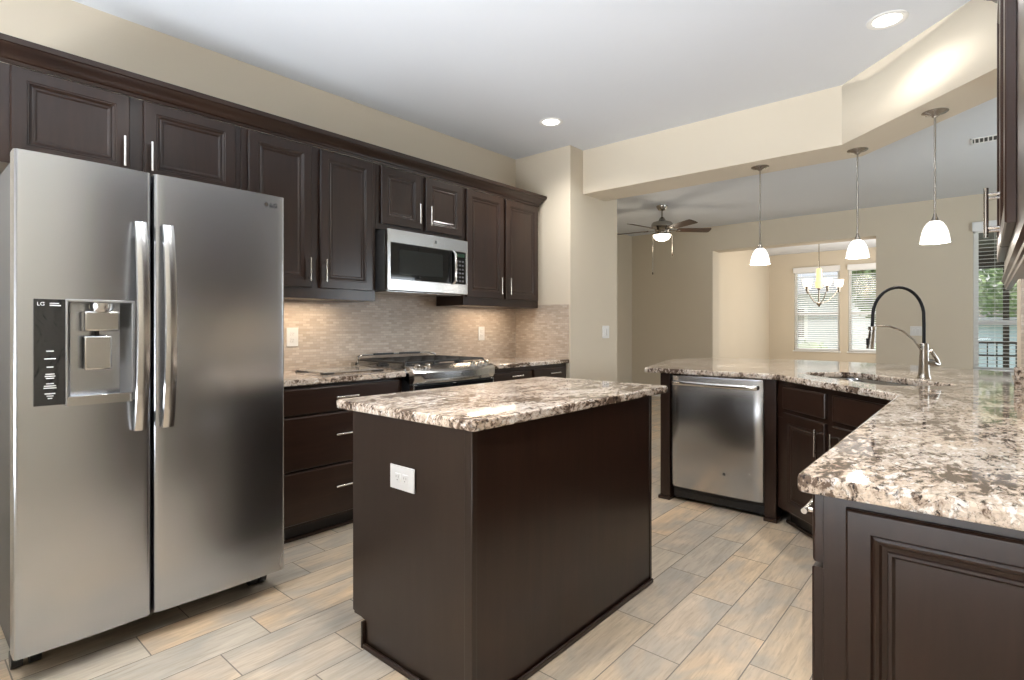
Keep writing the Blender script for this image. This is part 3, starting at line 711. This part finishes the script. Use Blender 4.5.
# diagonal sink base
sb = thing('sink_cabinet', 'dark corner sink base set at an angle next to the dishwasher', 'cabinet', (3.598, .958, 0), -3 * PI / 4, 'dark base cabinets')
SL = math.hypot(3.598 - 2.878, .958 - .238)
MB().box(0, SL, 0, .50, .10, .655, M['wood'], .0015).box(0, SL, 0, .02, .655, CB - .001, M['wood'], .001).build('cabinet_box', sb)
MB().box(.03, SL - .03, .065, .48, 0, .10, M['kick']).box(.0, SL, .053, .065, 0, .02, M['wood'], .003).build('toe_kick', sb)
for x0, x1, px in ((.085, .475, .440), (.535, .935, .570)):
    door(sb, x0, x1, .715, .848, -.021, None, DRAWER, M['woodx'], .02, 'false_drawer')
    door(sb, x0, x1, .118, .690, -.021, ('v', px, .510, .655))
# filler pilaster with little base
fp = MB().box(3.585, 3.70, .962, 1.032, 0.0, CB - .001, M['wood'], .002).box(3.573, 3.70, .955, 1.035, 0, .025, M['wood'], .004).build('filler_post'); tag(fp, 'narrow dark post between the dishwasher and the sink cabinet', 'post')
fp = MB().box(3.585, 4.20, 1.652, 1.722, 0.0, CB - .001, M['wood'], .002).box(3.573, 4.212, 1.648, 1.734, 0, .025, M['wood'], .004).build('end_panel_post'); fp.name = 'side_panel'; tag(fp, 'dark side panel on the left end of the peninsula beside the dishwasher', 'panel')
fp = MB().prism([(4.215, 1.722), (4.31, 1.722), (4.31, .55), (3.86, -.120), (3.70, -.120), (4.215, .60)], 0, CB - .001, M['wall']).build('knee_wall'); tag(fp, 'low tan knee wall carrying the bar side of the peninsula', 'wall')
# dishwasher (front faces -X)
dw = thing('dishwasher', 'stainless dishwasher built into the peninsula', 'dishwasher', (3.580, 1.645, 0), -PI / 2)
DWW = .608
MB().box(.006, DWW - .006, .03, .58, .10, .872, M['darkgrey'], .002).build('body', dw)
bm = bmesh.new(); V = []; nx = 20; zs = [.100, .104, .112, .86, .870, .876]
for z in zs:
    e = {.100: .012, .104: .004, .112: 0, .86: 0, .870: .003, .876: .012}[z]
    V.append([bm.verts.new((.004 + (DWW - .008) * i / nx, e + .006 * (2 * i / nx - 1) ** 2 + (.010 if i in (0, nx) else 0), z)) for i in range(nx + 1)])
for j in range(len(zs) - 1):
    for i in range(nx): bm.faces.new((V[j][i], V[j][i + 1], V[j + 1][i + 1], V[j + 1][i]))
bk = [bm.verts.new(p) for p in ((.004, .03, .10), (DWW - .004, .03, .10), (DWW - .004, .03, .876), (.004, .03, .876))]
bm.faces.new(V[0] + [bk[1], bk[0]]); bm.faces.new(V[-1] + [bk[2], bk[3]]); bm.faces.new([r_[0] for r_ in V] + [bk[3], bk[0]]); bm.faces.new([r_[-1] for r_ in V] + [bk[2], bk[1]]); bm.faces.new(bk)
dd = MB()._add(bm, M['steelv']).build('door', dw, angle=30)
h = MB(); pts = [(.03, .0, .822), (.032, -.030, .822), (.05, -.036, .822)] + [(.05 + .508 * i / 8, -.036 - .010 * math.sin(PI * i / 8), .822) for i in range(1, 8)] + [(DWW - .05, -.036, .822), (DWW - .032, -.030, .822), (DWW - .03, .0, .822)]
h.sweep(pts, .009, M['chrome'], 12, flat=1.7); h.build('handle', dd)
emblem(dd, .368, .0, .245, .011)
MB().box(.004, DWW - .004, .045, .06, .022, .098, M['black'], .002).box(.05, DWW - .004, .038, .046, .03, .075, M['black'], .004).build('kick_plate', dw)

# sink bowl, turned 45 degrees
SC = Vector((3.625, .49)); ex = Vector((-.70711, -.70711)); ey = Vector((.70711, -.70711))
def sk(u, v): q = SC + ex * u + ey * v; return (q.x, q.y)
hole = rounded([sk(-.40, -.195), sk(.40, -.195), sk(.40, .195), sk(-.40, .195)], .09, 8)
poly = [(1.155, YR + .002), (3.44, YR + .002), (3.44, -.118), (3.862, -.118), (4.75, -.13), (4.86, .04), (5.12, .42), (5.27, .85), (5.32, 1.3), (5.22, 1.75), (4.98, 2.06), (4.62, 2.14), (4.2, 2.02), (3.56, 1.835), (3.56, .965), (2.835, .275), (1.155, .275)]
rad = [0, 0, 0, 0, .05, .2, .2, .2, .2, .2, .15, .15, .2, .03, 0.02, 0.01, .018]
ctop = MB().prism(rounded(poly, rad, 5), CB, CT, M['granite'], .007, holes=[hole]).build('granite_countertop')
tag(ctop, 'large granite peninsula countertop holding the sink and the faucet', 'countertop')
tag(MB().prism(rounded([(3.418, -.372), (3.438, -.372), (3.438, -.105), (3.418, -.105)], .004, 3), CT + .001, 1.016, M['granite'], .002).build('granite_splash'), 'short upright granite splash at the right end of the peninsula counter', 'backsplash')
snk = thing('sink', 'undermount stainless sink in the angled corner of the counter', 'sink', (SC.x, SC.y, .68), -3 * PI / 4)
bm = bmesh.new(); L = []
def rr(hw_, hd_, r): return rounded([(-hw_, -hd_), (hw_, -hd_), (hw_, hd_), (-hw_, hd_)], r, 6)
for (hw_, hd_, r, z) in ((.43, .225, .09, .198), (.405, .20, .09, .198), (.40, .195, .085, .190), (.385, .18, .08, .03), (.36, .155, .07, .008), (.30, .10, .05, .004)):
    L.append([bm.verts.new((x, y, z)) for x, y in rr(hw_, hd_, r)])
for A, B in zip(L, L[1:]):
    for k_ in range(len(A)): bm.faces.new((A[k_], A[(k_ + 1) % len(A)], B[(k_ + 1) % len(A)], B[k_]))
bm.faces.new(L[-1])
o = MB()._add(bm, M['sink']).build('basin', snk)
md = o.modifiers.new('thick', 'SOLIDIFY'); md.thickness = .003; md.offset = 0
MB().lathe([(0, .008), (.03, .008), (.042, .011), (.045, .008)], 0, 0, M['chrome']).build('drain', snk)

# ------------------------------------------------------------------ faucet
fa = thing('kitchen_faucet', 'tall brushed nickel faucet with black arched hose behind the sink', 'faucet', (3.84, .255, CT), 3 * PI / 4)  # local +x points to the sink
MB().lathe([(0, 0), (.034, 0), (.034, .004), (.030, .010), (.0265, .03), (.023, .10), (.0215, .15), (.0215, .19), (.018, .197), (0, .199)], 0, 0, M['nickel']).build('body', fa)
pts = [(0, 0, .19), (0, 0, .30)] ; RA = .152
for i in range(1, 21):
    a_ = PI * i / 20; pts.append((RA - RA * math.cos(a_), 0, .345 + .165 * math.sin(a_)))
pts.append((2 * RA + .003, 0, .275))
MB().sweep(pts, .0085, M['hose'], 12).build('hose', fa)
MB().sweep([(2 * RA + .002, 0, .285), (2 * RA + .003, 0, .262), (2 * RA + .005, 0, .24), (2 * RA + .010, 0, .20), (2 * RA + .014, 0, .165)], [.010, .016, .0175, .0185, .021], M['nickel'], 16).box(2 * RA + .022, 2 * RA + .036, -.007, .007, .185, .225, M['black'], .004).build('spray_head', fa)
pts = [Vector((.012, 0, .150)), Vector((.06, 0, .215)), Vector((.13, 0, .265)), Vector((.20, 0, .290)), Vector((.27, 0, .294)), Vector((.300, 0, .284))]
MB().sweep(pts, .0055, M['nickel'], 10).lathe([(.0165, .272), (.0195, .272), (.0195, .290), (.0165, .290)], 2 * RA + .003, 0, M['nickel']).build('support_arm', fa)
lv = MB(); lv.cyl((-.010, 0, .085), (-.052, 0, .085), .025, M['nickel'], 18, .021)
lv.sweep([(-.040, 0, .155), (-.052, 0, .14), (-.075, 0, .105), (-.092, 0, .075)], [.008, .010, .011, .008], M['nickel'], 10)
lv.sweep([(-.04, 0, .085), (-.060, 0, .078), (-.092, 0, .072)], [.020, .016, .008], M['nickel'], 12)
lv.build('lever', fa)

# ------------------------------------------------------------------ pendants
def pendant(x, y, label):
    t = thing('pendant_light', label, 'pendant light', (x, y, 1.680), 0, 'pendant lights over the peninsula'); H_ = BZ - 1.680
    MB().lathe([(0, H_ - .030), (.012, H_ - .030), (.022, H_ - .018), (.058, H_ - .008), (.064, H_ - .003), (.064, H_)], 0, 0, M['nickel']).build('canopy', t)
    MB().cyl((0, 0, .160), (0, 0, H_ - .022), .0055, M['nickel'], 10).build('rod', t)
    MB().lathe([(0, .175), (.008, .175), (.010, .160), (.018, .140), (.019, .122), (0, .122)], 0, 0, M['nickel']).build('socket_cap', t)
    prof = [(r_ * .75, z_ * .79 + .006) for r_, z_ in [(.022, .160), (.034, .158), (.050, .145), (.068, .118), (.082, .082), (.091, .042), (.096, .005), (.0965, 0), (.093, .002), (.088, .042), (.079, .080), (.065, .115), (.048, .141), (.030, .154)]]
    MB().lathe(prof, 0, 0, M['shade'], 40).build('lamp_shade', t)
    light('pendant_bulb', 'POINT', (x, y, 1.70), 2, (1, .93, .85), shadow_soft_size=.04)
    return t
pendant(4.44, 1.308, 'nickel pendant with white glass shade over the dishwasher, nearest the ceiling fan')
pendant(4.461, .668, 'nickel pendant with white glass shade, the middle one of three')
pendant(3.968, .213, 'nickel pendant with white glass shade hanging above the faucet')

# ------------------------------------------------------------------ recessed lights
def can(x, y, label, e=85, lab=True):
    t = thing('recessed_light', label, 'ceiling light', (x, y, CZ), 0, 'recessed ceiling lights')
    MB().lathe([(.066, -.001), (.070, -.004), (.088, -.005), (.095, -.002), (.095, 0)], 0, 0, M['white'], 36).build('trim_ring', t)
    MB().lathe([(0, -.0015), (.066, -.0015), (.066, -.0005), (0, -.0005)], 0, 0, M['can'], 36).build('lens', t)
    light('downlight', 'SPOT', (x, y, CZ - .012), e, (1, .97, .93), (0, 0, 0), spot_size=R(150), spot_blend=1, shadow_soft_size=.08)
can(3.504, 2.621, 'round lit recessed ceiling light in front of the tan pier wall')
can(3.520, .392, 'round lit recessed ceiling light near the angled beam', 40)
can(1.20, 1.50, 'round lit recessed ceiling light above the refrigerator aisle')
can(1.55, .62, 'round lit recessed ceiling light above the near end of the peninsula')
can(-.6, 1.6, 'round lit recessed ceiling light behind the camera')
light('under_cabinet_light', 'AREA', (3.55, 3.30, 1.37), 1.5, (1, .78, .55), (0, 0, 0), shape='RECTANGLE', size=.6, size_y=.05)
light('under_cabinet_light', 'AREA', (1.75, 3.30, 1.37), 1.9, (1, .80, .58), (0, 0, 0), shape='RECTANGLE', size=.6, size_y=.05)
light('under_cabinet_light', 'AREA', (2.3, -.28, 1.33), 1.0, (1, .80, .58), (0, 0, 0), shape='RECTANGLE', size=.7, size_y=.05)
light('family_room_fill', 'AREA', (6.4, 1.4, CZ - .02), 7, (1, .96, .90), (0, 0, 0), shape='DISK', size=.5)  # bare area lamp added to brighten the family room, no fixture behind it
light('dining_room_light', 'POINT', (11.0, 2.2, 2.25), 14, (1, .86, .68), shadow_soft_size=.25)

# ceiling vent
v_ = thing('ceiling_vent', 'white ceiling air vent beside the right upper cabinet', 'vent', (6.30, -.06, CZ))
MB().box(-.09, .09, -.15, -.135, -.008, 0, M['white'], .002).box(-.09, .09, .135, .15, -.008, 0, M['white'], .002).box(-.09, -.075, -.15, .15, -.008, 0, M['white'], .002).box(.075, .09, -.15, .15, -.008, 0, M['white'], .002).build('frame', v_)
MB().box(-.076, .076, -.136, .136, -.0015, 0, plain('vent_dark', (.05, .05, .05), .7)).build('backing', v_)
m = MB()
for i in range(9): y = -.12 + i * .03; m.box(-.075, .075, y - .004, y + .005, -.007, -.0016, M['white'])
m.build('louvers', v_)

# ------------------------------------------------------------------ ceiling fan
fx, fy = 6.9, 3.29
fn = thing('ceiling_fan', 'nickel ceiling fan with dark wooden blades and a lit bowl', 'ceiling fan', (fx, fy, CZ))
MB().lathe([(0, 0), (.075, 0), (.072, -.02), (.05, -.055), (.018, -.065), (.012, -.07), (.012, -.15), (.03, -.16), (.05, -.20)], 0, 0, M['nickel']).build('downrod', fn)
MB().lathe([(.0, -.19), (.05, -.20), (.125, -.225), (.142, -.25), (.142, -.285), (.12, -.30), (.10, -.315), (.085, -.36), (.12, -.37), (.125, -.395), (.0, -.395)], 0, 0, M['nickel']).build('motor', fn)
for i in range(5):
    a_ = 2 * PI * i / 5 + R(-47); ca, sa = math.cos(a_), math.sin(a_)
    Mx = Matrix.Translation((0, 0, -.325)) @ Matrix.Rotation(a_, 4, 'Z') @ Matrix.Rotation(R(-13), 4, 'X')
    b_ = MB().prism(rounded([(.20, -.055), (.66, -.070), (.66, .070), (.20, .055)], .03, 4), -.003, .004, M['fanblade']).xf(Mx).build('blade', fn)
    MB().box(.09, .25, -.018, .018, -.009, -.004, M['nickel'], .002).xf(Mx).build('blade_bracket', b_)
MB().lathe([(.118, -.395), (.112, -.42), (.085, -.455), (.04, -.472), (0, -.476)], 0, 0, M['fanlight']).build('light_bowl', fn)
for dx_, dy_, L_ in ((-.082, .095, .50), (.09, -.105, .25)):
    MB().cyl((dx_, dy_, -.39), (dx_, dy_, -.39 - L_), .003, M['nickel'], 6).lathe([(0, -.39 - L_), (.008, -.40 - L_), (.008, -.425 - L_), (0, -.43 - L_)], dx_, dy_, M['fanblade'], 8).build('pull_chain', fn)
light('fan_bulb', 'POINT', (fx, fy, CZ - .56), 5, (1, .88, .7), shadow_soft_size=.1)

# ------------------------------------------------------------------ chandelier
cx_, cy_ = 10.8, 2.196
ch = thing('chandelier', 'small nickel chandelier with lit bell shades in the dining room', 'chandelier', (cx_, cy_, 1.563)); CS = .8
MB().lathe([(0, 1.282), (.06, 1.282), (.055, 1.262), (.01, 1.245)], 0, 0, M['nickel']).cyl((0, 0, .66), (0, 0, 1.25), .007, M['nickel'], 8).build('stem', ch)
MB().lathe([(0, .0), (.012, .01), (.03, .045), (.05, .06), (.035, .075), (.014, .09), (.012, .30), (.03, .32), (.03, .34), (0, .34)], 0, 0, M['nickel']).build('column', ch)
MB().lathe([(.0, .33), (.055, .34), (.062, .44), (.045, .46), (.042, .66), (.03, .68), (0, .68)], 0, 0, M['amber']).build('center_glass', ch)
for ph in (-7, -97, 94, -153):
    a_ = R(-49.1 + ph); ca, sa = math.cos(a_), math.sin(a_)
    ar = MB().sweep([(.04 * ca, .04 * sa, .065), (.14 * ca, .14 * sa, .10), (.24 * ca, .24 * sa, .19), (.32 * ca, .32 * sa, .30), (.33 * ca, .33 * sa, .33)], .008, M['nickel'], 8).lathe([(0, .25), (.018, .26), (.024, .33), (.028, .345), (0, .345)], .33 * ca, .33 * sa, M['nickel'], 16).build('arm', ch)
    MB().lathe([(.02, .345), (.045, .35), (.062, .38), (.070, .43), (.078, .48), (.074, .48), (.064, .42), (.05, .365)], .33 * ca, .33 * sa, M['bell'], 24).build('lamp_shade', ch)

# ------------------------------------------------------------------ outdoors
struct(MB().box(-30, 60, -40, 40, -.35, -.15, M['lawn']).build('ground'))
def leaves(c, rad, n, size, m):
    bm = bmesh.new()
    for _ in range(n):
        d_ = Vector((random.gauss(0, 1), random.gauss(0, 1), random.gauss(0, 1))).normalized(); p = Vector(c) + Vector((d_.x * rad[0], d_.y * rad[1], d_.z * rad[2])) * random.uniform(.55, 1) 
        u = Vector((random.gauss(0, 1), random.gauss(0, 1), random.gauss(0, 1))).normalized(); v = u.orthogonal().normalized(); s_ = size * random.uniform(.6, 1.3)
        bm.faces.new([bm.verts.new(p + u * s_), bm.verts.new(p + v * s_ * .5), bm.verts.new(p - u * s_), bm.verts.new(p - v * s_ * .5)])
    return bm
def tree(x, y, h, r, label):
    t = thing('tree', label, 'tree', (x, y, -.15), 0, 'garden trees')
    MB().sweep([(0, 0, 0), (.05, .02, h * .4), (.0, .1, h * .75)], [.16, .12, .05], M['bark'], 10).build('trunk', t)
    m = MB(); m._add(leaves((0, 0, h * .72), (r, r, h * .36), 2600, .16, M['leaf']), M['leaf'], False); m.build('crown', t)
tree(17.2, 2.0, 4.2, .8, 'leafy green tree seen through the dining room window on the right')
tree(25.4, -1.0, 4.4, 2.3, 'tall leafy green tree seen through the far right window blind')
tree(14.2, -1.3, 4.0, .9, 'small leafy tree close outside the far right window')
def shrub(x, y, s_, label):
    m = MB(); m.ico((x, y, s_ * .45 - .15), s_ * .55, M['leaf'], 2, .12, (1, 1, .85)); m._add(leaves((x, y, s_ * .45 - .15), (s_ * .6, s_ * .6, s_ * .5), 500, .07, M['leaf']), M['leaf'], False)
    tag(m.build('shrub'), label, 'shrub', 'shrubs outside the windows')
shrub(15.6, 3.4, 1.1, 'round green shrub below the neighbouring house window')
shrub(15.5, 2.1, .8, 'round green shrub outside between the dining room windows')
shrub(15.6, .9, 1.0, 'round green shrub outside the cut-off dining room window')
hs_ = thing('neighbor_house', 'pale grey house with a dark window seen through the dining room blinds', 'house', (20, 3.0, -.15))
MB().box(0, 6, .3, 9, 0, 2.45, M['siding2']).build('house_wall', hs_)
MB().extr([(-.4, 2.45), (6.4, 2.45), (3, 4.0)], 'y', .0, 9.3, M['roof']).build('roof', hs_)
fwn = MB().box(-.03, .02, 1.4, 2.9, .95, 2.05, M['white'], .01).build('window_frame', hs_)
MB().box(-.04, -.02, 1.5, 2.8, 1.03, 1.97, plain('dusky_glass', (.25, .24, .22), .2)).build('pane', fwn)
hb = thing('neighbor_house', 'pale blue house beyond the black fence, seen through the right window', 'house', (17.5, -4.35, -.15))
MB().box(0, 5, 0, 4.9, 0, 1.5, M['siding']).build('house_wall', hb)
MB().extr([(-.2, 1.5), (5.2, 1.5), (5.2, 1.6), (-.2, 1.6)], 'y', -.2, 5.1, M['roof']).build('roof', hb)
fe = thing('black_fence', 'black metal railing fence outside the right window', 'fence', (11.3, -2.6, -.15))
m = MB(); m.box(-.02, .02, 0, 2.75, 1.10, 1.14, M['bronze']).box(-.02, .02, 0, 2.75, .90, .93, M['bronze']).box(-.02, .02, 0, 2.75, .12, .16, M['bronze'])
m.build('rails', fe)
m = MB()
for i in range(25): m.box(-.008, .008, .02 + i * .11, .036 + i * .11, .0, 1.12, M['bronze'])
m.build('pickets', fe)
tag(MB().box(11.46, 11.54, -.30, -.225, -.15, 2.14, M['bronze']).build('porch_post'), 'dark bronze porch post outside the right window', 'post')

pr_ = thing('porch_roof', 'dark underside of the porch roof behind the top of the right window blind', 'roof', (9.16, -3.0, 2.14))
MB().box(0, 2.6, 0, 3.3, .26, .36, M['bronze']).box(2.28, 2.42, 0, 3.3, 0, .26, M['bronze']).build('ceiling_boards', pr_)
